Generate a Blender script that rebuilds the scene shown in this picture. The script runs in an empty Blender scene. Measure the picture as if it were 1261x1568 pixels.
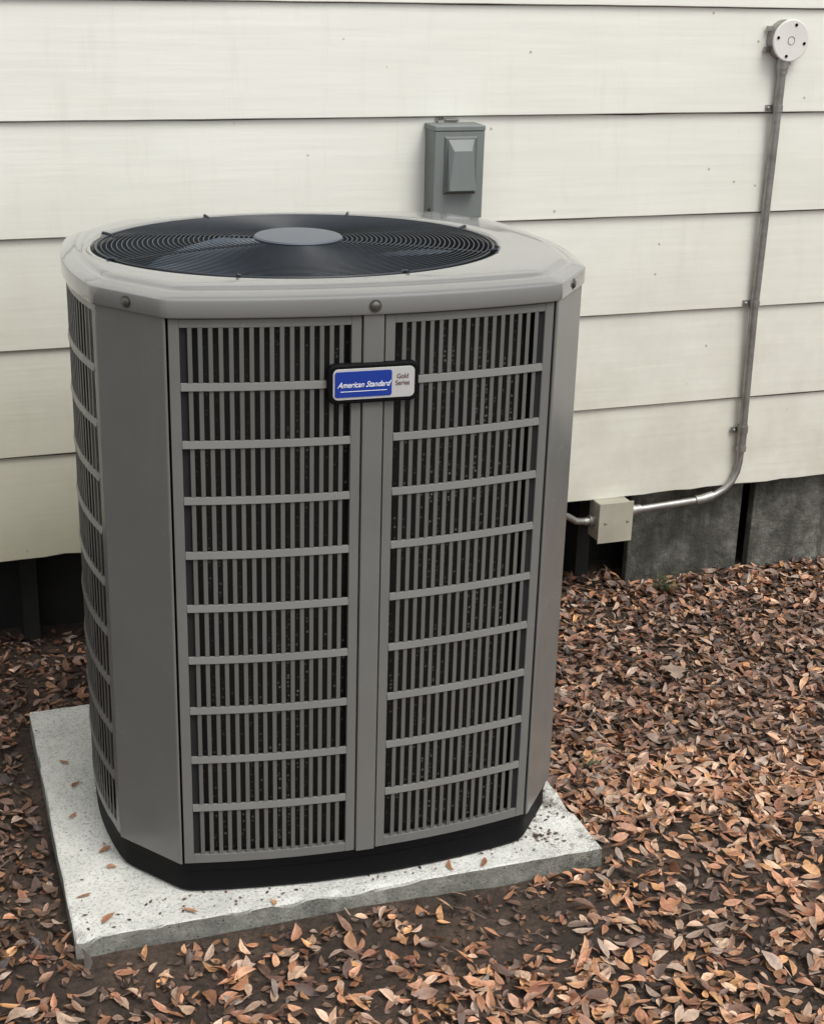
import bpy, bmesh, math, random
import numpy as np
from mathutils import Vector, Matrix, noise
random.seed(7)
scene=bpy.context.scene
R_=math.radians

# ------------------------------------------------------------------ helpers
def link(o,parent=None):
    scene.collection.objects.link(o)
    if parent: o.parent=parent
    return o
def empty(name,loc=(0,0,0),rz=0):
    o=bpy.data.objects.new(name,None); o.location=loc; o.rotation_euler=(0,0,rz); o.empty_display_size=.1
    return link(o)
class MB:
    def __init__(s): s.v=[]; s.f=[]
    def add(s,vs,fs):
        n=len(s.v); s.v+= [tuple(v) for v in vs]; s.f+=[tuple(i+n for i in f) for f in fs]
    def box(s,x0,x1,y0,y1,z0,z1):
        s.add([(x,y,z) for z in (z0,z1) for y in (y0,y1) for x in (x0,x1)],
              [(0,2,3,1),(4,5,7,6),(0,1,5,4),(2,6,7,3),(0,4,6,2),(1,3,7,5)])
    def mbox(s,fn,s0,s1,z0,z1,d0,d1,n=1,d2=None):
        d2=d1 if d2 is None else d2
        vs=[];fs=[]
        for i in range(n+1):
            t=s0+(s1-s0)*i/n
            for d,z in ((d0,z0),(d1,z0),(d2,z1),(d0,z1)): vs.append(fn(t,z,d))
        for i in range(n):
            a=4*i
            for k in range(4):
                k2=(k+1)%4; fs.append((a+k,a+k2,a+4+k2,a+4+k))
        fs.append((3,2,1,0)); e=4*n; fs.append((e,e+1,e+2,e+3))
        s.add(vs,fs)
    def loops(s,loops,cap0=False,cap1=False,closed=True):
        vs=[];fs=[];N=len(loops[0])
        for L in loops: vs+=L
        for j in range(len(loops)-1):
            for i in range(N if closed else N-1):
                i2=(i+1)%N; fs.append((j*N+i,j*N+i2,(j+1)*N+i2,(j+1)*N+i))
        if cap0: fs.append(tuple(range(N-1,-1,-1)))
        if cap1: fs.append(tuple((len(loops)-1)*N+i for i in range(N)))
        s.add(vs,fs)
    def tube(s,pts,r,n=12,closed=False,cap=True):
        pts=[Vector(p) for p in pts]; m=len(pts); loops=[]; up=None
        rr=r if hasattr(r,'__len__') else [r]*m
        for i,p in enumerate(pts):
            if closed: t=(pts[(i+1)%m]-pts[i-1])
            else: t=pts[min(i+1,m-1)]-pts[max(i-1,0)]
            t.normalize()
            if up is None:
                up=Vector((0,0,1)) if abs(t.z)<.9 else Vector((1,0,0))
            a=(up-t*up.dot(t)).normalized(); b=t.cross(a); up=a
            loops.append([tuple(p+rr[i]*(a*math.cos(2*math.pi*k/n)+b*math.sin(2*math.pi*k/n))) for k in range(n)])
        if closed: loops.append(loops[0]); cap=False
        s.loops(loops,cap,cap)
    def obj(s,name,mat,parent=None,smooth=False,bevel=0,autos=None):
        me=bpy.data.meshes.new(name); me.from_pydata(s.v,[],s.f); me.update()
        bm=bmesh.new(); bm.from_mesh(me); bmesh.ops.recalc_face_normals(bm,faces=bm.faces); bm.to_mesh(me); bm.free()
        if mat: me.materials.append(mat.m)
        o=bpy.data.objects.new(name,me); link(o,parent)
        if smooth:
            me.polygons.foreach_set('use_smooth',[True]*len(me.polygons))
            try: me.set_sharp_from_angle(angle=R_(autos or 35))
            except Exception: pass
        if bevel:
            m=o.modifiers.new('bevel','BEVEL'); m.width=bevel; m.segments=2; m.limit_method='ANGLE'; m.angle_limit=R_(30)
        return o
def rrect(w,h,r,n=6):
    P=[]
    for cx,cy,a0 in ((w/2-r,h/2-r,0),(-w/2+r,h/2-r,90),(-w/2+r,-h/2+r,180),(w/2-r,-h/2+r,270)):
        for k in range(n+1):
            a=R_(a0+90*k/n); P.append((cx+r*math.cos(a),cy+r*math.sin(a)))
    return P

class Mat:
    def __init__(s,name,col=(.5,.5,.5),rough=.5,metal=0,spec=.5):
        s.m=bpy.data.materials.new(name); s.m.use_nodes=True; s.t=s.m.node_tree; s.n=s.t.nodes
        s.b=s.n['Principled BSDF']; s.b.inputs['Base Color'].default_value=(*col,1)
        s.b.inputs['Roughness'].default_value=rough; s.b.inputs['Metallic'].default_value=metal
        s.b.inputs['Specular IOR Level'].default_value=spec
        s.co=s.n.new('ShaderNodeTexCoord').outputs['Object']
    def L(s,a,b): s.t.links.new(a,b)
    def map(s,scale):
        m=s.n.new('ShaderNodeMapping'); m.inputs['Scale'].default_value=scale; s.L(s.co,m.inputs['Vector']); return m.outputs[0]
    def noise(s,scale,detail=4,rough=.55,vec=None,dist=0):
        n=s.n.new('ShaderNodeTexNoise'); n.inputs['Scale'].default_value=scale; n.inputs['Detail'].default_value=detail
        n.inputs['Roughness'].default_value=rough; n.inputs['Distortion'].default_value=dist
        s.L(vec or s.co,n.inputs['Vector']); return n.outputs['Fac']
    def vor(s,scale,feature='F1',vec=None,rnd=1):
        n=s.n.new('ShaderNodeTexVoronoi'); n.feature=feature; n.inputs['Scale'].default_value=scale; n.inputs['Randomness'].default_value=rnd
        s.L(vec or s.co,n.inputs['Vector']); return n
    def ramp(s,fac,stops):
        r=s.n.new('ShaderNodeValToRGB'); e=r.color_ramp.elements
        while len(e)<len(stops): e.new(.5)
        for i,(p,c) in enumerate(stops):
            e[i].position=p; e[i].color=(*c,1) if hasattr(c,'__len__') else (c,c,c,1)
        s.L(fac,r.inputs['Fac']); return r.outputs['Color']
    def mix(s,fac,a,b,mode='MIX'):
        m=s.n.new('ShaderNodeMix'); m.data_type='RGBA'; m.blend_type=mode
        for v,i in ((fac,0),(a,6),(b,7)):
            if hasattr(v,'is_linked'): s.L(v,m.inputs[i])
            elif i==0: m.inputs[0].default_value=v
            else: m.inputs[i].default_value=(*v,1) if len(v)==3 else v
        return m.outputs[2]
    def mul(s,a,b): return s.mix(1,a,(b,b,b) if isinstance(b,float) else b,'MULTIPLY')
    def math(s,op,a,b=0):
        m=s.n.new('ShaderNodeMath'); m.operation=op
        for i,v in enumerate((a,b)):
            if hasattr(v,'is_linked'): s.L(v,m.inputs[i])
            else: m.inputs[i].default_value=v
        return m.outputs[0]
    def chan(s,c,i):
        n=s.n.new('ShaderNodeSeparateColor'); s.L(c,n.inputs[0]); return n.outputs[i]
    def color(s,c): s.L(c,s.b.inputs['Base Color'])
    def roughn(s,c): s.L(c,s.b.inputs['Roughness'])
    def bump(s,h,strength=.3,dist=.01):
        b=s.n.new('ShaderNodeBump'); b.inputs['Strength'].default_value=strength; b.inputs['Distance'].default_value=dist
        s.L(h,b.inputs['Height']); s.L(b.outputs[0],s.b.inputs['Normal'])

# ------------------------------------------------------------------ materials
def paint(name,col,rough=.38,var=.12,dust=0):
    m=Mat(name,col,rough)
    n=m.noise(6,3,.6); d=tuple(c*(1-var) for c in col); l=tuple(c*(1+var) for c in col)
    c=m.ramp(n,[(.3,d),(.7,l)])
    if dust:
        st=m.ramp(m.noise(14,5,.7,m.map((1,1,.12))),[(.5,0.0),(.8,1.0)])
        c=m.mix(m.mul(st,dust),c,tuple(x*1.6 for x in col))
    m.color(c)
    m.roughn(m.ramp(m.noise(12,3),[(.3,rough-.04),(.7,rough+.06)]))
    return m
unit_paint=paint('unit_gray_paint',(.152,.153,.144),.22,.05,.12)
div_lit_paint=paint('louver_divider_lit_paint',(.175,.175,.164),.30,.05)  # lighter copy of the cabinet paint; sky light on tilted dividers put into colour
cap_paint=paint('cap_gray_paint',(.205,.207,.198),.14,.03)
cap_paint.b.inputs['Coat Weight'].default_value=.8; cap_paint.b.inputs['Coat Roughness'].default_value=.04
bar_paint=paint('louver_gray_paint',(.118,.118,.109),.40,.05)
black=Mat('black_plastic',(.003,.003,.0035),.6,0,.15)
wire=Mat('guard_wire',(.014,.019,.026),.3)
hubm=Mat('hub_plate',(.080,.095,.118),.38)
blade=Mat('fan_blade',(.035,.048,.065),.3)
blade.color(blade.ramp(blade.noise(9,3),[(.3,(.08,.105,.14)),(.7,(.17,.21,.26))]))
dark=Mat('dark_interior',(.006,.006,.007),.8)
shroudm=Mat('shroud_interior',(.025,.032,.040),.5)
coil=Mat('condenser_coil',(.02,.02,.02),.5)
v=coil.vor(120,rnd=.6)
sp=coil.ramp(v.outputs['Distance'],[(.12,1.0),(.34,0.0)])
big=coil.ramp(coil.noise(4,2),[(.42,.12),(.62,1.0)])
pick=coil.ramp(coil.chan(v.outputs['Color'],0),[(.1,.1),(.9,1.0)])
coil.color(coil.mix(coil.mul(coil.mul(sp,big),pick),(.007,.007,.007),(.24,.235,.215)))

siding=Mat('painted_siding',(.74,.73,.64),.5)
n1=siding.noise(1.1,4,.6,siding.map((.6,1,1.2)))
base=siding.ramp(n1,[(.3,(.74,.74,.66)),(.5,(.80,.80,.725)),(.75,(.83,.83,.765))])
grain=siding.noise(55,4,.6,siding.map((.05,1,1)))
base=siding.mix(.10,base,siding.ramp(grain,[(.3,.35),(.7,1.0)]),'MULTIPLY')
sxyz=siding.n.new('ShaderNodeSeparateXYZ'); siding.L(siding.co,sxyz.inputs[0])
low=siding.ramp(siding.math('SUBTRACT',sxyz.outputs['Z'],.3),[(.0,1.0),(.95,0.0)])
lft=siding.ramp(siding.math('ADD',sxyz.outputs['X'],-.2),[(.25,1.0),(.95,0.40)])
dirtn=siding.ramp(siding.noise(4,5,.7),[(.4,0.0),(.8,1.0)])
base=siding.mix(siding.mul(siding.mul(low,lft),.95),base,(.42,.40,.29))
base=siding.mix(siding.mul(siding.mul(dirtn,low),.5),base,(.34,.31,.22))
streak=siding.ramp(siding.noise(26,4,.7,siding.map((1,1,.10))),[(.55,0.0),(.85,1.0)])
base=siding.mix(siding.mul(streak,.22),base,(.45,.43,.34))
flat=siding.map((1,0,1))
vs_=siding.vor(6,vec=flat)
spot=siding.ramp(vs_.outputs['Distance'],[(.028,1.0),(.045,0.0)])
sel=siding.ramp(siding.chan(vs_.outputs['Color'],0),[(.5,0.0),(.52,1.0)])
base=siding.mix(siding.mul(siding.mul(spot,sel),.9),base,(.12,.10,.07))
vs2=siding.vor(15,vec=flat); spot2=siding.ramp(vs2.outputs['Distance'],[(.04,1.0),(.07,0.0)])
sel2=siding.ramp(siding.chan(vs2.outputs['Color'],1),[(.85,0.0),(.88,1.0)])
base=siding.mix(siding.mul(siding.mul(spot2,sel2),.7),base,(.28,.25,.19))
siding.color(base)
siding.bump(siding.math('ADD',grain,siding.noise(7,3)),.22,.003)
lapshade=Mat('lap_shadow_and_dirt',(.10,.085,.065),.9)  # dark colour painting the shade under each lap, mottled with dirt
lapshade.color(lapshade.ramp(lapshade.noise(18,5,.7,lapshade.map((.4,1,1))),[(.35,(.03,.026,.02)),(.55,(.08,.07,.055)),(.8,(.25,.23,.19))]))

found=Mat('foundation_panel',(.1,.1,.085),.85)
fn=found.noise(7,7,.8)
fc=found.ramp(fn,[(.36,(.035,.035,.027)),(.48,(.08,.08,.064)),(.58,(.14,.14,.118)),(.70,(.26,.26,.225))])
fs_=found.ramp(found.noise(12,5,.75,found.map((1,1,.15))),[(.48,0.0),(.62,.75)])
found.color(found.mix(fs_,fc,(.04,.038,.028)))
found.bump(found.noise(60,6,.7),.8,.01)
crawl=Mat('crawlspace_board',(.012,.011,.009),.9)
crawl.color(crawl.ramp(crawl.noise(5,4,.6),[(.4,(.006,.006,.005)),(.8,(.026,.023,.018))]))

conc=Mat('concrete',(.5,.5,.46),.85)
cn=conc.ramp(conc.noise(6,7,.7),[(.3,(.50,.50,.46)),(.5,(.62,.62,.57)),(.7,(.72,.72,.67))])
cs=conc.ramp(conc.noise(190,4,.8),[(.38,.30),(.48,1.0)])
cc=conc.mix(.65,cn,cs,'MULTIPLY')
pv=conc.vor(85); pit_=conc.ramp(pv.outputs['Distance'],[(.10,1.0),(.24,0.0)])
psel=conc.ramp(conc.chan(pv.outputs['Color'],0),[(.70,0.0),(.75,1.0)])
cc=conc.mix(conc.mul(conc.mul(pit_,psel),.6),cc,(.12,.11,.085))
cx3=conc.n.new('ShaderNodeSeparateXYZ'); conc.L(conc.co,cx3.inputs[0])
right=conc.ramp(conc.math('SUBTRACT',cx3.outputs['X'],.6),[(.47,0.0),(.62,.12)])
st=conc.ramp(conc.math('ADD',conc.noise(15,7,.85),right),[(.61,0.0),(.71,.8)])
cc=conc.mix(st,cc,(.10,.085,.06))
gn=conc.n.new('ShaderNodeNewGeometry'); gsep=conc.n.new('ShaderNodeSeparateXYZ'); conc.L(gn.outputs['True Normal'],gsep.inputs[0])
side_shade=conc.ramp(gsep.outputs['Z'],[(.35,1.0),(.75,0.0)])  # side faces darkened in the colour for their shade, plus splashed dirt
side_shade_col=conc.mix(1,cc,conc.ramp(conc.noise(20,5,.75),[(.35,(.22,.22,.205)),(.65,(.46,.46,.43))]),'MULTIPLY')
cc=conc.mix(side_shade,cc,side_shade_col)
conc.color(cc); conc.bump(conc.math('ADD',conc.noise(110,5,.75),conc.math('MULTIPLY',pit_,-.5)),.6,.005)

soil=Mat('soil',(.06,.04,.03),.9)
sn=soil.ramp(soil.noise(4,7,.65),[(.3,(.070,.046,.032)),(.5,(.14,.095,.067)),(.72,(.26,.18,.125))])
soil.color(soil.mix(.75,sn,soil.ramp(soil.noise(80,6,.85),[(.36,.15),(.6,1.15)]),'MULTIPLY'))
soil.bump(soil.noise(50,8,.85),1.0,.03)

steel=Mat('galvanised_steel',(.45,.44,.41),.42,.75)
steel.color(steel.ramp(steel.noise(25,5,.7),[(.3,(.24,.235,.215)),(.6,(.38,.37,.345)),(.8,(.5,.49,.46))]))
whitebox=paint('white_cover_paint',(.72,.71,.66),.5,.08)
boxgray=paint('gray_box_paint',(.165,.182,.175),.45,.05,.2)
boxdark=paint('gray_box_paint_recess',(.115,.128,.122),.5,.05)
jbm=paint('box_khaki_metal',(.33,.315,.25),.5,.2,.2)
screwm=Mat('screw_metal',(.16,.155,.14),.35,.8)
roofm=Mat('shingles',(.06,.058,.055),.9); roofm.color(roofm.ramp(roofm.noise(20,5),[(.3,(.04,.04,.038)),(.7,(.09,.085,.08))]))

# ------------------------------------------------------------------ camera
f,pit,yaw,rol,D,CH=2312.8,.36306,.35566,.02825,3.53268,1.737
F=Vector((math.sin(yaw)*math.cos(pit),math.cos(yaw)*math.cos(pit),-math.sin(pit)))
R0=Vector((math.cos(yaw),-math.sin(yaw),0)); U0=R0.cross(F)
Rv=math.cos(rol)*R0+math.sin(rol)*U0; Uv=-math.sin(rol)*R0+math.cos(rol)*U0
cd=bpy.data.cameras.new('camera'); co=bpy.data.objects.new('camera',cd); link(co)
M=Matrix((Rv,Uv,-F)).transposed().to_4x4(); M.translation=Vector((0,-D,CH)); co.matrix_world=M
cd.sensor_fit='VERTICAL'; cd.sensor_height=24; cd.sensor_width=24; cd.lens=24*f/1568; cd.clip_start=.05; cd.clip_end=2000
scene.camera=co

# ------------------------------------------------------------------ house
house=empty('clapboard_house')
Z0=.294; E=.26
mb=MB(); mg=MB()
xs=np.arange(-5,9.01,.05)
def nz(x,k,s=3.): return noise.noise(Vector((x*s,k*7.3,1.7)))
for k in range(12):
    zb=Z0+E*k; zt=zb+E+.02
    loops=[]
    for x in xs:
        w=nz(x,k,1.2)*.003
        c=nz(x,k,1.3)*.0016+nz(x,k,9)*.0007
        if k==0: c+= -abs(nz(x,50,6))*.008+nz(x,51,22)*.005
        yb=-.0125+nz(x,k+20,.9)*.002
        loops.append([(x,.0,zb+c),(x,yb+.0012,zb+c),(x,yb,zb+c+.0016),(x,yb*.55-.001+w*.3,zb+E*.5),(x,-.002,zt),(x,.004,zt)])
    mb.loops(loops,True,True)
    if k>0:  # strip added under each lap to draw its shadow line
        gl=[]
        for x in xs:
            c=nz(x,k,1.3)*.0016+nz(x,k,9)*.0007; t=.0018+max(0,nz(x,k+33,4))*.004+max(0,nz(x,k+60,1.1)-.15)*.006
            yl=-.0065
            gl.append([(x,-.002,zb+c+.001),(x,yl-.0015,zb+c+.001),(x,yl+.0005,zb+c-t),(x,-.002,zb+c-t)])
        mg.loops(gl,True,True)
mb.obj('siding',siding,house); mg.obj('lap_shadow_strips',lapshade,house)
mb=MB(); mb.box(-5,9,.005,.10,.32,3.43); mb.box(-5,9,.10,6,.30,3.43); mb.obj('wall_core',siding,house)
mb=MB(); mb.box(-5,9,.012,.06,.285,.318); mb.obj('sill',crawl,house)
mb=MB(); mb.box(-5,9,.22,.3,-.1,.30)
mb.box(1.86,1.90,.10,.2,-.1,.30); mb.box(.30,.34,.12,.2,-.1,.30); mb.obj('crawlspace_wall',crawl,house)
mb=MB()
mb.box(1.995,2.362,.045,.07,-.1,.300); mb.box(2.392,3.25,.03,.06,-.1,.300); mb.box(3.28,4.2,.035,.065,-.1,.30); mb.box(4.23,9,.03,.06,-.1,.30)
mb.obj('foundation_panels',found,house,bevel=.004)
mb=MB()
mb.add([(-5.3,-.35,3.40),(9.3,-.35,3.40),(9.3,3,4.9),(-5.3,3,4.9),(-5.3,6.35,3.4),(9.3,6.35,3.4),
        (-5.3,-.35,3.46),(9.3,-.35,3.46),(9.3,3,4.97),(-5.3,3,4.97),(-5.3,6.35,3.46),(9.3,6.35,3.46)],
       [(0,1,2,3),(3,2,5,4),(6,9,8,7),(9,10,11,8),(0,6,7,1),(4,5,11,10),(0,3,9,6),(3,4,10,9),(1,7,8,2),(2,8,11,5)])
mb.obj('roof',roofm,house)

# ------------------------------------------------------------------ ground
def gz(x,y):
    t=min(1,max(0,(-y-.15)/.7)); b=.018*t*t*(3-2*t)
    return b+.010*noise.noise(Vector((x*2.3,y*2.3,0)))+.004*noise.noise(Vector((x*11,y*11,3)))
mb=MB()
def axis(lo,hi,step,far):
    a=list(np.arange(lo,hi,step)); return [-far,-40,-12,-6]+a+[hi+4,14,45,far]
gx=axis(-3,6,.04,600); gy=axis(-4.6,.5,.04,600)
nx,ny=len(gx),len(gy)
for y in gy:
    for x in gx: mb.v.append((x,y,gz(x,y) if -7<y<5 else .02))
for j in range(ny-1):
    for i in range(nx-1): mb.f.append((j*nx+i,j*nx+i+1,(j+1)*nx+i+1,(j+1)*nx+i))
mb.obj('ground',soil,None,smooth=True,autos=80)

# ------------------------------------------------------------------ pad
mb=MB(); PT=.060
def padpt(u,v_):
    x0=.2364+.021*v_; x1=1.2655+.012*v_; yf=-1.2435-.017*u; yb=-.366-.017*u
    return x0+(x1-x0)*u, yf+(yb-yf)*v_
N=90
us=[0]+[ .003+ .994*i/N for i in range(N+1)]+[1]
for jv,v_ in enumerate(us):
    for iu,u in enumerate(us):
        x,y=padpt(u,v_); z=PT+.0012*noise.noise(Vector((x*30,y*30,0)))
        e=min(u,1-u,v_,1-v_)
        ch=max(0,noise.noise(Vector((x*14,y*14,4)))-.25)
        if e==0: z-=.002+abs(noise.noise(Vector((x*25,y*25,4))))*.003+ch*.03
        elif e<.004: z-=ch*.02
        x+=.002*noise.noise(Vector((x*12,y*12,9))); y+=.002*noise.noise(Vector((x*12,y*12,14)))
        mb.v.append((x,y,z))
W=len(us)
for j in range(W-1):
    for i in range(W-1): mb.f.append((j*W+i,j*W+i+1,(j+1)*W+i+1,(j+1)*W+i))
ring=[i for i in range(W)]+[j*W+W-1 for j in range(1,W)]+[(W-1)*W+i for i in range(W-2,-1,-1)]+[j*W for j in range(W-2,0,-1)]
n0=len(mb.v)
for r in ring:
    x,y,z=mb.v[r]; mb.v.append((x+.004*noise.noise(Vector((x*9,y*9,2))),y+.004*noise.noise(Vector((x*9,y*9,7))),-.03))
L=len(ring)
for i in range(L): mb.f.append((ring[i],n0+i,n0+(i+1)%L,ring[(i+1)%L]))
mb.obj('concrete_pad',conc,None,smooth=True,autos=30)

# ------------------------------------------------------------------ air conditioner
AC=empty('air_conditioner',(.801,-.845,0),R_(-2.8))
fx,fy,sx,sy,BF,BS=.338,.339,.435,.217,.037,.028
ZB,ZT=.128,1.160
def base_side(a,b,bulge):
    def fn(s,z,d):
        t=s/a; x=s; y=-b-bulge*(1-t*t); nx_=2*bulge*t/a; l=math.hypot(nx_,1)
        return (x+d*nx_/l, y-d/l, z)
    return fn
Ff=base_side(fx,fy,BF); Fs=base_side(sy,sx,BS)
def rot(fn,k):
    def g(s,z,d):
        x,y,zz=fn(s,z,d)
        for _ in range(k): x,y=-y,x
        return (x,y,zz)
    return g
sides={'front':(Ff,fx),'right':(rot(Fs,1),sy),'back':(rot(Ff,2),fx),'left':(rot(Fs,3),sy)}
bars=MB(); frame=MB(); back=MB(); cg=MB(); divs=MB()
def louver(fn,s0,s1,nslot,bw,rows=10):
    m=.017; mz0,mz1=.018,.020
    frame.mbox(fn,s0,s0+m,ZB,ZT,-.012,0); frame.mbox(fn,s1-m,s1,ZB,ZT,-.012,0)
    a,b=s0+m,s1-m
    frame.mbox(fn,a,b,ZB,ZB+mz0,-.012,-.0003,6); frame.mbox(fn,a,b,ZT-mz1,ZT,-.012,-.0003,6)
    p=(b-a)/nslot
    for i in range(1,nslot):
        c=a+p*i; w=p*bw
        bars.mbox(fn,c-w,c+w,ZB+mz0,ZT-mz1,-.0022,-.0010)
    H=(ZT-mz1-ZB-mz0)/rows
    for r in range(1,rows):
        z=ZB+mz0+H*r
        divs.mbox(fn,a+.0003,b-.0003,z-.0064,z+.0064,-.005,.0016,6,-.0006)
for k,(fn,h) in sides.items():
    if h==fx:
        louver(fn,-h+.004,-.0205,17,.215); louver(fn,.0205,h-.004,17,.215)
        cg.mbox(fn,-.018,.018,ZB-.002,ZT+.001,-.012,.003)
    else: louver(fn,-h+.004,h-.004,20,.15)
    back.mbox(fn,-h+.01,h-.01,ZB-.01,ZT,-.040,-.030,8)
frame.obj('louver_frames',unit_paint,AC,bevel=.0008)
divs.obj('louver_dividers',div_lit_paint,AC,bevel=.0006)
bars.obj('louver_bars',bar_paint,AC)
cg.obj('centre_posts',unit_paint,AC,bevel=.0022)
back.obj('condenser_coil',coil,AC)
def outline(off,N=240,cx=0,cy=0):
    poly=[]
    for fn,h in (sides['front'],sides['right'],sides['back'],sides['left']):
        for i in range(41): poly.append(Vector(fn(-h+2*h*i/40,0,0)[:2]))
    m=len(poly); out=[]
    for i in range(m):
        a,b,c=poly[i-1],poly[i],poly[(i+1)%m]
        t1=(b-a).normalized(); t2=(c-b).normalized(); n1=Vector((t1.y,-t1.x)); n2=Vector((t2.y,-t2.x)); n=(n1+n2); n/= (n.length**2/2)
        out.append(b+n*off)
    C=Vector((cx,cy)); res=[]
    for k in range(N):
        th=2*math.pi*k/N; d=Vector((math.cos(th),math.sin(th))); best=None
        for i in range(m):
            p,q=out[i]-C,out[(i+1)%m]-C; e=q-p; den=d.x*e.y-d.y*e.x
            if abs(den)<1e-9: continue
            t=(p.x*e.y-p.y*e.x)/den; u=(p.x*d.y-p.y*d.x)/den
            if t>0 and -1e-6<=u<=1+1e-6: best=t if best is None else max(best,t)
        res.append((C.x+d.x*best,C.y+d.y*best))
    return res
def smoothloop(P,it):
    for _ in range(it):
        P=[((P[i-1][0]+2*P[i][0]+P[(i+1)%len(P)][0])/4,(P[i-1][1]+2*P[i][1]+P[(i+1)%len(P)][1])/4) for i in range(len(P))]
    return P
gcx,gcy=-.040,.004
posts=MB(); pb=MB()
for mx,my in ((-1,-1),(1,-1),(1,1),(-1,1)):
    A=Vector((mx*sx,my*sy)); B=Vector((mx*fx,my*fy))
    prof=[A+Vector((-mx*.012,-my*.001)),A+Vector((mx*.001,-my*.0005)),A+Vector((mx*.0015,my*.003)),B+Vector((mx*.004,my*.0008)),B+Vector((0,my*.0018)),B+Vector((-mx*.0015,-my*.012))]
    loops=[[(p.x,p.y,z) for p in prof] for z in (ZB-.001,ZT+.001)]
    posts.loops(loops,True,True)
    for P_,dr in ((A,Vector((-mx*.02,-my*.02))),(B,Vector((-mx*.02,-my*.012)))): 
        c=P_+dr; pb.box(c.x-.016,c.x+.016,c.y-.012,c.y+.012,ZB,ZT)
posts.obj('corner_posts',unit_paint,AC,bevel=.0022)
pb.mbox(Ff,-.03,.03,ZB,ZT,-.03,-.014); pb.mbox(rot(Ff,2),-.03,.03,ZB,ZT,-.03,-.014)
pb.obj('seam_backing',dark,AC)
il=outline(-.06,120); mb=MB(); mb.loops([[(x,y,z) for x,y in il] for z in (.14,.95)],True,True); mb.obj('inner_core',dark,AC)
mb=MB(); N=360
prof=[(-.03,PT+.001),(-.009,PT+.002),(-.005,PT+.008),(-.006,.108),(-.002,.112),(-.0015,.1265),(-.03,.1265)]
mb.loops([[(x,y,z) for x,y in smoothloop(outline(o,N),4)] for o,z in prof],True,True)
mb.obj('base_pan',black,AC,smooth=True)
ga,gb=.372,.303
prof=[(.003,1.1560,1),(.0060,1.1575,1),(.0072,1.1600,1),(.0075,1.1845,1),(.0068,1.1872,1),(.0050,1.1886,1),(-.004,1.1918,2),(-.013,1.1948,2),(-.0160,1.1955,2),(-.0195,1.1957,3),(-.024,1.1962,4),(-.028,1.1990,5),(-.033,1.2018,6),(-.038,1.2025,7)]
loops=[[(x,y,z) for x,y in smoothloop(outline(o,N,gcx,gcy),it)] for o,z,it in prof]
def ella(off,z):
    out=[]
    for k in range(N):
        th=2*math.pi*k/N; a=ga+off; b=gb+off; r=a*b/math.hypot(b*math.cos(th),a*math.sin(th))
        out.append((gcx+r*math.cos(th),gcy+r*math.sin(th),z))
    return out
outer=loops[-1]; e1=ella(.015,1.2048)
for t in (.33,.66): loops.append([tuple(a[i]*(1-t)+b[i]*t for i in range(3)) for a,b in zip(outer,e1)])
loops+= [e1,ella(.010,1.2045),ella(.006,1.202),ella(.004,1.197),ella(.002,1.185)]
mb=MB(); mb.loops(loops); mb.obj('top_cap',cap_paint,AC,smooth=True,autos=32)
mb=MB(); mb.loops([ella(.0015,1.19),ella(-.004,1.15),ella(-.012,.99)]); mb.obj('fan_shroud',shroudm,AC,smooth=True)
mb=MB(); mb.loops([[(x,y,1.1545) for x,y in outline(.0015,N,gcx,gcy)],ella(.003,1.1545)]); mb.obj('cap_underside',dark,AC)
g=MB(); NR=31; r0x=.082
def gp(t,th):
    a=r0x+(ga-.004-r0x)*t; b=r0x+(gb-.004-r0x)*t
    return (gcx+a*math.cos(th),gcy+b*math.sin(th),1.2025+.010*(1-t**2))
for i in range(NR+1):
    t=i/NR; g.tube([gp(t,2*math.pi*k/112) for k in range(112)],.0010 if i<NR else .0024,5,closed=True)
for j in range(8):
    th=2*math.pi*(j+.42)/8; g.tube([(p[0],p[1],p[2]-.003) for p in (gp(i/10-.02,th) for i in range(11))],.0022,6)
    x,y,z=gp(1,th); dx,dy=math.cos(th),math.sin(th)
    g.tube([(x-dx*.006,y-dy*.006,1.203),(x+dx*.008,y+dy*.008,1.2065),(x+dx*.014,y+dy*.014,1.207)],.003,6)
g.obj('fan_guard',wire,AC,smooth=True,autos=80)
h=MB(); h.loops([[(gcx+r*math.cos(2*math.pi*k/64),gcy+r*math.sin(2*math.pi*k/64),z) for k in range(64)] for r,z in ((.070,1.206),(.080,1.212),(.082,1.2155),(.079,1.218),(.05,1.2195),(.001,1.220))],True,True)
h.obj('guard_hub',hubm,AC,smooth=True)
h=MB()
for j in range(4):
    th0=2*math.pi*j/4+.35; gr=[]
    for i in range(9):
        t=i/8; r=.06+.235*t; w=.46+.10*math.sin(t*3); L_=[]
        for k in range(9):
            s=k/8-.5; a=th0+s*2*w*(1-.15*t)+.25*t
            L_.append((gcx+r*1.12*math.cos(a),gcy+r*math.sin(a),1.150-s*.075*(1-.4*t)-.02*s*s))
        gr.append(L_)
    h.loops(gr,closed=False)
h.loops([[(gcx+r*math.cos(2*math.pi*k/48),gcy+r*math.sin(2*math.pi*k/48),z) for k in range(48)] for r,z in ((.075,1.02),(.075,1.165),(.06,1.175),(.001,1.175))],True,True)
h.obj('fan_blades',blade,AC,smooth=True,autos=50)
sc_=MB()
def screw(mbx,c,n,r=.0075,l=.004):
    c=Vector(c); n=Vector(n).normalized(); mbx.tube([c,c+n*.0015,c+n*.0016,c+n*l,c+n*(l+.0015)],[r*1.45,r*1.45,r,r,r*.6],14)
screw(sc_,Ff(0,1.172,.0068),(0,-1,0))
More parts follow.
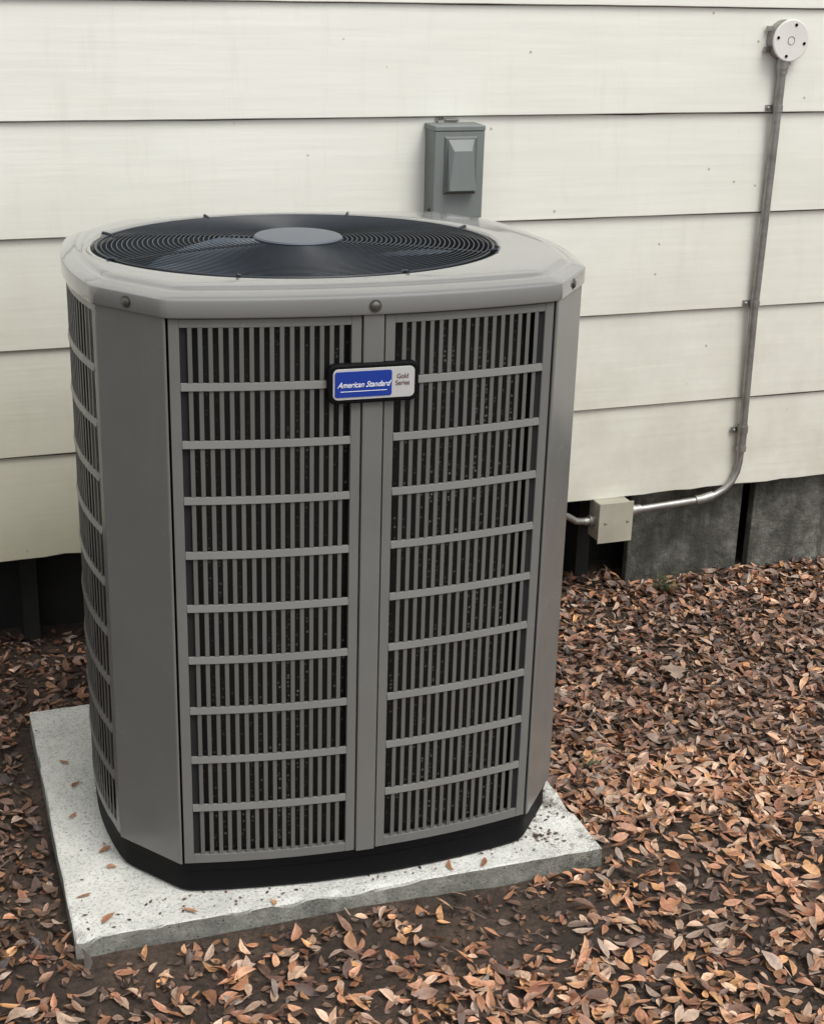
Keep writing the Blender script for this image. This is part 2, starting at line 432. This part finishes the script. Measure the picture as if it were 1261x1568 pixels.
for mx,my in ((-1,-1),(1,-1),(1,1),(-1,1)):
    A=Vector((mx*sx,my*sy)); B=Vector((mx*fx,my*fy)); m_=(A*.5+B*.5); t=(B-A).normalized(); n=Vector((t.y,-t.x))
    if n.dot(A)<0: n=-n
    m_=m_+n*.006; screw(sc_,(m_.x,m_.y,1.172),(n.x,n.y,0))
sc_.obj('cap_screws',screwm,AC,smooth=True)
bz=1.042; by=-fy-BF-.006
def plate(w,h,r,y0,y1,cx=0,cz=bz):
    P=rrect(w,h,r); m=MB(); m.loops([[(cx+a,y0,cz+b) for a,b in P],[(cx+a,y1,cz+b) for a,b in P]],True,True); return m
BX=-.001
plate(.157,.068,.014,by+.012,by-.004,BX).obj('badge_frame',black,AC,bevel=.003)
silver=Mat('badge_silver',(.55,.55,.54),.35,.2); blue=Mat('badge_blue',(.012,.04,.27),.3); white=Mat('badge_white',(.8,.8,.8),.5)
plate(.141,.053,.009,by-.0038,by-.0052,BX).obj('badge_border',silver,AC,bevel=.0005)
plate(.098,.044,.004,by-.005,by-.0062,BX-.0185).obj('badge_field',blue,AC)
redm=Mat('badge_ink',(.12,.06,.06),.5)
def text(body,size,x,z,y,mat,shear=0,sxx=1,name='badge_text'):
    c=bpy.data.curves.new(name,'FONT'); c.body=body; c.size=size; c.extrude=.0003; c.shear=shear; c.align_x='CENTER'; c.align_y='CENTER'
    c.offset=.0001
    c.materials.append(mat.m); o=bpy.data.objects.new(name,c); link(o,AC); o.location=(x,y,z); o.rotation_euler=(R_(90),0,0); o.scale=(sxx,1,1)
text('American Standard',.0135,BX-.0185,bz-.001,by-.0066,white,.45,.86,'badge_lettering')
text('Gold\nSeries',.0115,BX+.0495,bz+.004,by-.0056,redm,0,.9,'badge_series_lettering')
u=MB(); u.box(BX-.058,BX+.022,by-.0066,by-.0061,bz-.0125,bz-.0115); u.obj('badge_underline',white,AC)

# ------------------------------------------------------------------ disconnect box
DB=empty('electrical_disconnect_box')
X0,X1,zb_,zt_=1.317,1.441,1.095,1.316
mb=MB(); mb.box(X0,X1,-.066,-.004,zb_,zt_-.004); mb.obj('box_body',boxgray,DB,bevel=.003)
mb=MB()
mb.box(X0-.003,X1+.004,-.080,-.004,zt_-.010,zt_+.003)
mb.box(X0-.002,X1+.003,-.078,-.066,zb_+.002,zt_-.0102); mb.obj('cover_door',boxgray,DB,bevel=.0025)
mb=MB(); y=-.0782
a,b=X0+.022,X1-.016
mb.add([(a,y,zb_+.062),(b,y,zb_+.062),(b,y,zt_-.022),(a,y,zt_-.022),
        (a+.004,y-.004,zb_+.066),(b-.004,y-.004,zb_+.066),(b-.004,y-.004,zt_-.026),(a+.004,y-.004,zt_-.026)],
       [(0,1,5,4),(1,2,6,5),(2,3,7,6),(3,0,4,7),(4,5,6,7)])
mb.obj('door_embossing',boxdark,DB,bevel=.001)
mb=MB(); y=-.0823
mb.add([(a+.005,y,zb_+.068),(b-.005,y,zb_+.068),(b-.009,y,zt_-.029),(a+.009,y,zt_-.029),
        (a+.008,y-.020,zb_+.072),(b-.008,y-.020,zb_+.072),(b-.020,y-.014,zt_-.055),(a+.020,y-.014,zt_-.055)],
       [(0,1,5,4),(1,2,6,5),(2,3,7,6),(3,0,4,7),(4,5,6,7)])
mb.obj('pull_handle',boxgray,DB,bevel=.0012)
mb=MB()
mb.tube([(1.418,-.035,zb_+.01),(1.418,-.035,zb_-.012),(1.418,-.035,zb_-.0121),(1.418,-.035,zb_-.02)],[.018,.018,.013,.013],14)
mb.tube([(1.37,-.035,zb_+.01),(1.37,-.035,zb_-.01)],.014,14)
mb.tube([(1.418,-.035,zb_-.02),(1.418,-.034,zb_-.2),(1.418,-.036,.7),(1.41,-.05,.5),(1.36,-.12,.36),(1.25,-.3,.34)],.011,12)
mb.tube([(1.37,-.02,zb_-.01),(1.37,-.019,.6),(1.37,-.019,.32)],.009,12)
mb.obj('conduit_fittings',boxgray,DB,smooth=True)
mb=MB(); mb.tube([(1.345,-.012,zt_+.003),(1.345,-.008,zt_+.012),(1.362,-.008,zt_+.013)],.003,8); mb.tube([(1.365,-.01,zt_+.009),(1.40,-.01,zt_+.008)],.003,8)
screw(mb,(X0-.002,-.05,zb_+.02),(-1,0,0),.004); mb.obj('mounting_tab',screwm,DB,smooth=True)

# ------------------------------------------------------------------ round box, conduit, junction box
RB=empty('round_outlet_box'); cx_,cz_=2.298,1.516
def disc(mb,ys,rs,n=48):
    mb.loops([[(cx_+rr*math.cos(2*math.pi*k/n),yy,cz_+rr*math.sin(2*math.pi*k/n)) for k in range(n)] for yy,rr in zip(ys,rs)],True,True)
mb=MB(); disc(mb,[-.005,-.040],[.050,.050]); mb.box(cx_-.012,cx_+.012,-.035,-.012,cz_-.062,cz_-.045)
for a in (150,205): mb.box(cx_+.056*math.cos(R_(a))-.008,cx_+.056*math.cos(R_(a))+.008,-.018,-.010,cz_+.056*math.sin(R_(a))-.006,cz_+.056*math.sin(R_(a))+.006)
mb.obj('box_body',steel,RB,smooth=True)
mb=MB(); disc(mb,[-.0402,-.0430,-.0445],[.0525,.0525,.050]); mb.obj('cover_plate',whitebox,RB,smooth=True,autos=30)
mb=MB()
for a,rr in ((75,.040),(170,.040),(255,.040),(350,.040)):
    c=(cx_+rr*math.cos(R_(a)),-.0446,cz_+rr*math.sin(R_(a))); screw(mb,c,(0,-1,0),.0028,.001)
mb.obj('cover_screws',black,RB)
mb=MB()
mb.tube([(cx_+.010*math.cos(t*.2),-.0449,cz_+.010*math.sin(t*.2)) for t in range(32)],.0007,5,closed=True); mb.obj('knockout_ring',screwm,RB)

CO=empty('electrical_conduit')
mb=MB(); yc=-.026
pts=[(2.292,yc,1.465),(2.291,yc,1.34),(2.288,yc,1.0),(2.286,yc,.80),(2.289,yc,.60),(2.292,yc,.44)]
mb.tube(pts,.0118,16)
arc=[(2.292,yc,.44),(2.2925,yc,.40),(2.292,yc,.37),(2.287,yc,.338),(2.274,yc,.310),(2.252,yc,.288),(2.225,yc,.274),(2.195,yc,.266),(2.16,yc,.262),(2.05,yc,.257),(1.945,yc,.252)]
mb.tube(arc,.0100,16)
mb.obj('pipe',steel,CO,smooth=True)
mb=MB()
mb.tube([(2.292,yc,1.470),(2.292,yc,1.445),(2.292,yc,1.4449),(2.292,yc,1.432)],[.017,.017,.0145,.0145],16)
mb.tube([(2.2905,yc,.475),(2.2915,yc,.455),(2.2915,yc,.4549),(2.292,yc,.415),(2.292,yc,.4149),(2.292,yc,.40)],[.0155,.0155,.0135,.0135,.0155,.0155],16)
mb.tube([(2.215,yc,.271),(2.18,yc,.264),(2.16,yc,.2625)],.0135,16)
mb.tube([(1.985,yc,.2545),(1.965,yc,.2535),(1.9649,yc,.2535),(1.945,yc,.2525)],[.0135,.0135,.0165,.0165],16)
for z,x in ((1.345,2.291),(.825,2.286),(.46,2.291)):
    mb.box(x-.030,x-.010,-.016,-.012,z-.008,z+.008); mb.tube([(x,yc,z-.008),(x,yc,z+.008)],.0138,16); screw(mb,(x-.022,-.016,z),(0,-1,0),.004,.003)
mb.obj('couplings_and_straps',steel,CO,smooth=True)

JB=empty('junction_box')
mb=MB(); mb.box(1.845,1.942,-.055,.012,.180,.290); mb.obj('box_body',jbm,JB,bevel=.003)
mb=MB(); mb.box(1.841,1.946,-.0595,-.0552,.176,.294); mb.obj('cover_plate',jbm,JB,bevel=.0015)
mb=MB(); screw(mb,(1.862,-.0595,.236),(0,-1,0),.003,.0015); screw(mb,(1.930,-.0595,.236),(0,-1,0),.003,.0015)
mb.tube([(1.846,-.02,.232),(1.83,-.02,.232),(1.8299,-.02,.232),(1.815,-.02,.232)],[.016,.016,.011,.011],12)
mb.obj('cover_screws',steel,JB,smooth=True)
mb=MB(); mb.tube([(1.82,-.02,.232),(1.79,-.02,.236),(1.76,-.025,.255),(1.73,-.04,.272),(1.66,-.1,.285),(1.5,-.25,.28),(1.25,-.45,.3)],.0095,12); mb.obj('flexible_whip',steel,JB,smooth=True)

# ------------------------------------------------------------------ leaf litter
leafm=Mat('dry_leaves',(.3,.15,.08),.5)
at=leafm.n.new('ShaderNodeAttribute'); at.attribute_name='Col'
lc=leafm.mix(.5,at.outputs['Color'],leafm.ramp(leafm.noise(130,3,.7),[(.3,.35),(.65,1.2)]),'MULTIPLY')
leafm.color(lc)
def desat(a,k=1.0):
    a=np.array(a); m=a@np.array([.3,.55,.15]); return m[:,None]+(a-m[:,None])*k
pal_warm=desat([(.66,.36,.20),(.62,.31,.17),(.74,.48,.31),(.48,.22,.115),(.62,.43,.30),(.40,.185,.10),(.70,.37,.17),(.58,.29,.17),(.68,.46,.32)])
pal_mid=desat([(.29,.165,.115),(.20,.11,.078),(.37,.22,.155),(.34,.25,.195),(.13,.075,.055),(.48,.35,.27),(.28,.12,.07),(.44,.24,.14)])
pal_dark=desat([(.10,.058,.040),(.14,.08,.055),(.055,.035,.027),(.18,.115,.082),(.24,.12,.06)])
def inpad(x,y,m=0):
    if not(-1.265-m<y<-.366+m): return False
    return .236-m<x<1.275+m
LV=[];LF=[];LC=[]
def leaf(x,y,z,L,Wd,ang,tx,ty,curl,fold,col):
    st=[-.5,-.28,-.02,.25,.5]; wd=[.06,.72,1.0,.72,.03]
    sk=random.uniform(-.12,.12)
    P=[]
    for s,w in zip(st,wd):
        s2=s+(sk if abs(s)<.4 else 0)
        for q in (-1,0,1):
            P.append((s2*L,q*w*Wd*.5,curl*L*(s*s*4-.4)+fold*abs(q)*w*Wd*.5))
    P=np.array(P); bend=random.uniform(-.18,.18)*L; P[:,1]+=bend*(P[:,0]/L)**2*4
    ca,sa=math.cos(ang),math.sin(ang)
    Rz=np.array([[ca,-sa,0],[sa,ca,0],[0,0,1]])
    Rx=np.array([[1,0,0],[0,math.cos(tx),-math.sin(tx)],[0,math.sin(tx),math.cos(tx)]])
    Ry=np.array([[math.cos(ty),0,math.sin(ty)],[0,1,0],[-math.sin(ty),0,math.cos(ty)]])
    P=P@(Rz@Rx@Ry).T; P[:,2]-=min(0,P[:,2].min())*.7; P+=np.array([x,y,z])
    n=len(LV)*15
    LV.append(P)
    for i in range(4):
        for q in range(2):
            a=n+i*3+q; LF.append((a,a+1,a+4,a+3))
    c=np.tile(np.append(col,1),(15,1)); c[1::3,:3]*=.72; c[0:3,:3]*=.8; c[12:,:3]*=.8; LC.append(c)
def cnz(x,y,s,o): return noise.noise(Vector((x*s,y*s,o)))
def scatter(n,xr,yr,mode):
    for _ in range(n):
        x=random.uniform(*xr); y=random.uniform(*yr)
        if y>.02 and not (y<.2 and x<1.98): continue
        if inpad(x,y,.008): continue
        t=min(1,max(0,(-y-.70)/.55))+cnz(x,y,2.2,5)*.45
        if x<.35: t-=.6*min(1,(.35-x)/.2)*(1 if y>-1.35 else .3)
        bare=0
        if -1.50<y<-1.25 and x<1.30: bare=.68
        elif y<=-1.5 and x<.75: bare=.25
        if 1.2<x<1.5 and -1.42<y<-1.15: bare=.58
        bare+=cnz(x,y,4.5,9)*.7
        if mode!='bits' and random.random()<bare: continue
        r=random.random()
        if t>.55: pal=pal_warm if r<.68 else (pal_mid if r<.92 else pal_dark)
        elif t>.2: pal=pal_warm if r<.20 else (pal_mid if r<.80 else pal_dark)
        else: pal=pal_warm if r<(.26 if y>-.25 and x>1.5 else .07) else (pal_mid if r<.64 else pal_dark)
        if x<.28 and y>-1.3: pal=pal_dark if random.random()<.6 else pal
        col=pal[random.randrange(len(pal))]*random.uniform(.6,1.25)
        L_=random.triangular(.018,.054,.033)*(1 if t>.4 else .86)
        W_=L_*random.uniform(.28,.50)
        lay=random.random()
        if mode=='bits': L_*=.5; W_=L_*.5; lay*=.5; col=pal_dark[random.randrange(5)]*random.uniform(.7,1.9)
        z=gz(x,y)+.001+.014*lay
        leaf(x,y,z,L_,W_,random.uniform(0,6.283),random.gauss(0,.42),random.gauss(0,.30),random.uniform(-.12,.18),random.uniform(-.25,.7),col)
scatter(24000,(-.3,3.3),(-2.15,.15),'l')
scatter(18000,(-.3,3.3),(-2.15,.15),'bits')
scatter(9500,(1.2,3.3),(-1.2,.1),'l')
scatter(6000,(-3,6),(-4.5,.1),'l')
for (x,y,c) in [(.30,-.62,1),(.29,-.84,1),(.33,-.98,3),(.335,-1.04,0),(.31,-.72,3),(.27,-1.12,3),(.60,-1.245,6),(.45,-1.225,0),(.95,-1.235,3),(1.02,-1.245,5),(1.22,-1.02,3),(1.23,-.9,5),(.30,-1.2,3)]:
    leaf(x,y,PT+.004,random.uniform(.018,.036),random.uniform(.008,.015),random.uniform(0,6.28),.1,.1,.05,.25,pal_warm[c]*.8)
for _ in range(420):
    if random.random()<.6: x=random.gauss(1.18,.05); y=random.uniform(-1.24,-.80)
    else: x=random.uniform(.26,1.2); y=random.choice([random.uniform(-1.235,-1.17),random.uniform(-1.2,-.45)])
    if not(.25<x<1.255 and -1.245<y<-.4): continue
    l=random.uniform(.003,.012); leaf(x,y,PT+.002,l,l*.5,random.uniform(0,6.28),.1,.1,.05,.2,pal_dark[random.randrange(5)]*.8)
V=np.concatenate(LV).astype(np.float32); Cc=np.concatenate(LC).astype(np.float32)
me=bpy.data.meshes.new('leaf_litter'); me.vertices.add(len(V)); me.vertices.foreach_set('co',V.ravel())
Fa=np.array(LF,dtype=np.int32); me.loops.add(Fa.size); me.loops.foreach_set('vertex_index',Fa.ravel())
me.polygons.add(len(Fa)); me.polygons.foreach_set('loop_start',np.arange(0,Fa.size,4,dtype=np.int32)); me.polygons.foreach_set('loop_total',np.full(len(Fa),4,dtype=np.int32))
me.update(calc_edges=True); ca=me.color_attributes.new('Col','FLOAT_COLOR','POINT'); ca.data.foreach_set('color',Cc.ravel())
me.polygons.foreach_set('use_smooth',[True]*len(Fa)); me.materials.append(leafm.m); me.validate()
link(bpy.data.objects.new('leaf_litter',me))
tw=MB(); twm=Mat('twig_bark',(.13,.095,.07),.8)
for _ in range(90):
    x=random.uniform(-.2,3); y=random.uniform(-2,-.05)
    if inpad(x,y,.06) or x>2.9: continue
    a=random.uniform(0,6.28); l=random.uniform(.03,.12); z=gz(x,y)+.018
    tw.tube([(x,y,z),(x+l*.5*math.cos(a)+.004,y+l*.5*math.sin(a),z+.004),(x+l*math.cos(a),y+l*math.sin(a),z-.002)],[.0018,.0014,.0007],5)
tw.obj('twigs',twm,None,smooth=True)
okm=Mat('oak_leaf_brown',(.27,.20,.155),.6); mb=MB()
cxo,cyo=1.814,-.567; zo=gz(cxo,cyo)+.028; ang=R_(250)
lw=[.003,.010,.032,.013,.038,.016,.030,.012,.018,.003]
cs_,sn_=math.cos(ang),math.sin(ang); LL=.095
vsO=[]
for i,wd_ in enumerate(lw):
    s=(i/(len(lw)-1)-.5)*LL
    for q in (-1,-.5,0,.5,1):
        px_,py_=s+(.008 if abs(q)==1 else 0),q*wd_; vsO.append((cxo+px_*cs_-py_*sn_,cyo+px_*sn_+py_*cs_,zo+.25*abs(py_)+.006*math.sin(s*60)))
fO=[(i*5+q,i*5+q+1,i*5+q+6,i*5+q+5) for i in range(len(lw)-1) for q in range(4)]
mb.add(vsO,fO); mb.obj('oak_leaf',okm,None,smooth=True,autos=80)
wm=Mat('weed_green',(.055,.08,.035),.5)
def weed(cx,cy,n,h):
    mb=MB(); z0=gz(cx,cy)
    for i in range(n):
        a=random.uniform(0,6.28); r=random.uniform(.01,.045); hh=random.uniform(.4,1)*h
        tip=Vector((cx+r*math.cos(a),cy+r*math.sin(a),z0+hh)); b=Vector((cx+.004*math.cos(a),cy+.004*math.sin(a),z0))
        mb.tube([b,(b+tip)/2+Vector((0,0,.008)),tip],.0008,4)
        for k in range(5):
            p=b.lerp(tip,.3+.17*k); aa=random.uniform(0,6.28); l=random.uniform(.010,.018); d=Vector((math.cos(aa),math.sin(aa),.3))*l; s=Vector((-math.sin(aa),math.cos(aa),0))*l*.3
            mb.add([p,p+d*.5+s,p+d,p+d*.5-s],[(0,1,2,3)])
    mb.obj('weed_plant',wm)
weed(2.072,-.055,12,.065); weed(1.408,-.905,6,.028)

# ------------------------------------------------------------------ light
w=bpy.data.worlds.new('World'); scene.world=w; w.use_nodes=True; nt=w.node_tree
sky=nt.nodes.new('ShaderNodeTexSky'); sky.sky_type='NISHITA'; sky.sun_disc=False
el,az=R_(60),R_(155)
sky.sun_elevation=el; sky.sun_rotation=az; sky.air_density=1; sky.dust_density=4; sky.ozone_density=.5
hs=nt.nodes.new('ShaderNodeHueSaturation'); hs.inputs['Saturation'].default_value=.25; hs.inputs['Value'].default_value=1.35
nt.links.new(sky.outputs[0],hs.inputs['Color']); bg=nt.nodes['Background']; nt.links.new(hs.outputs[0],bg.inputs['Color']); bg.inputs['Strength'].default_value=.15
sd=bpy.data.lights.new('sun','SUN'); sd.energy=1.3; sd.angle=R_(22); sd.color=(1,.98,.94)
so=bpy.data.objects.new('sun',sd); link(so)
sv=Vector((math.sin(az)*math.cos(el),math.cos(az)*math.cos(el),math.sin(el)))
so.rotation_euler=sv.to_track_quat('Z','Y').to_euler()
scene.view_settings.view_transform='Standard'; scene.view_settings.look='None'; scene.view_settings.exposure=0
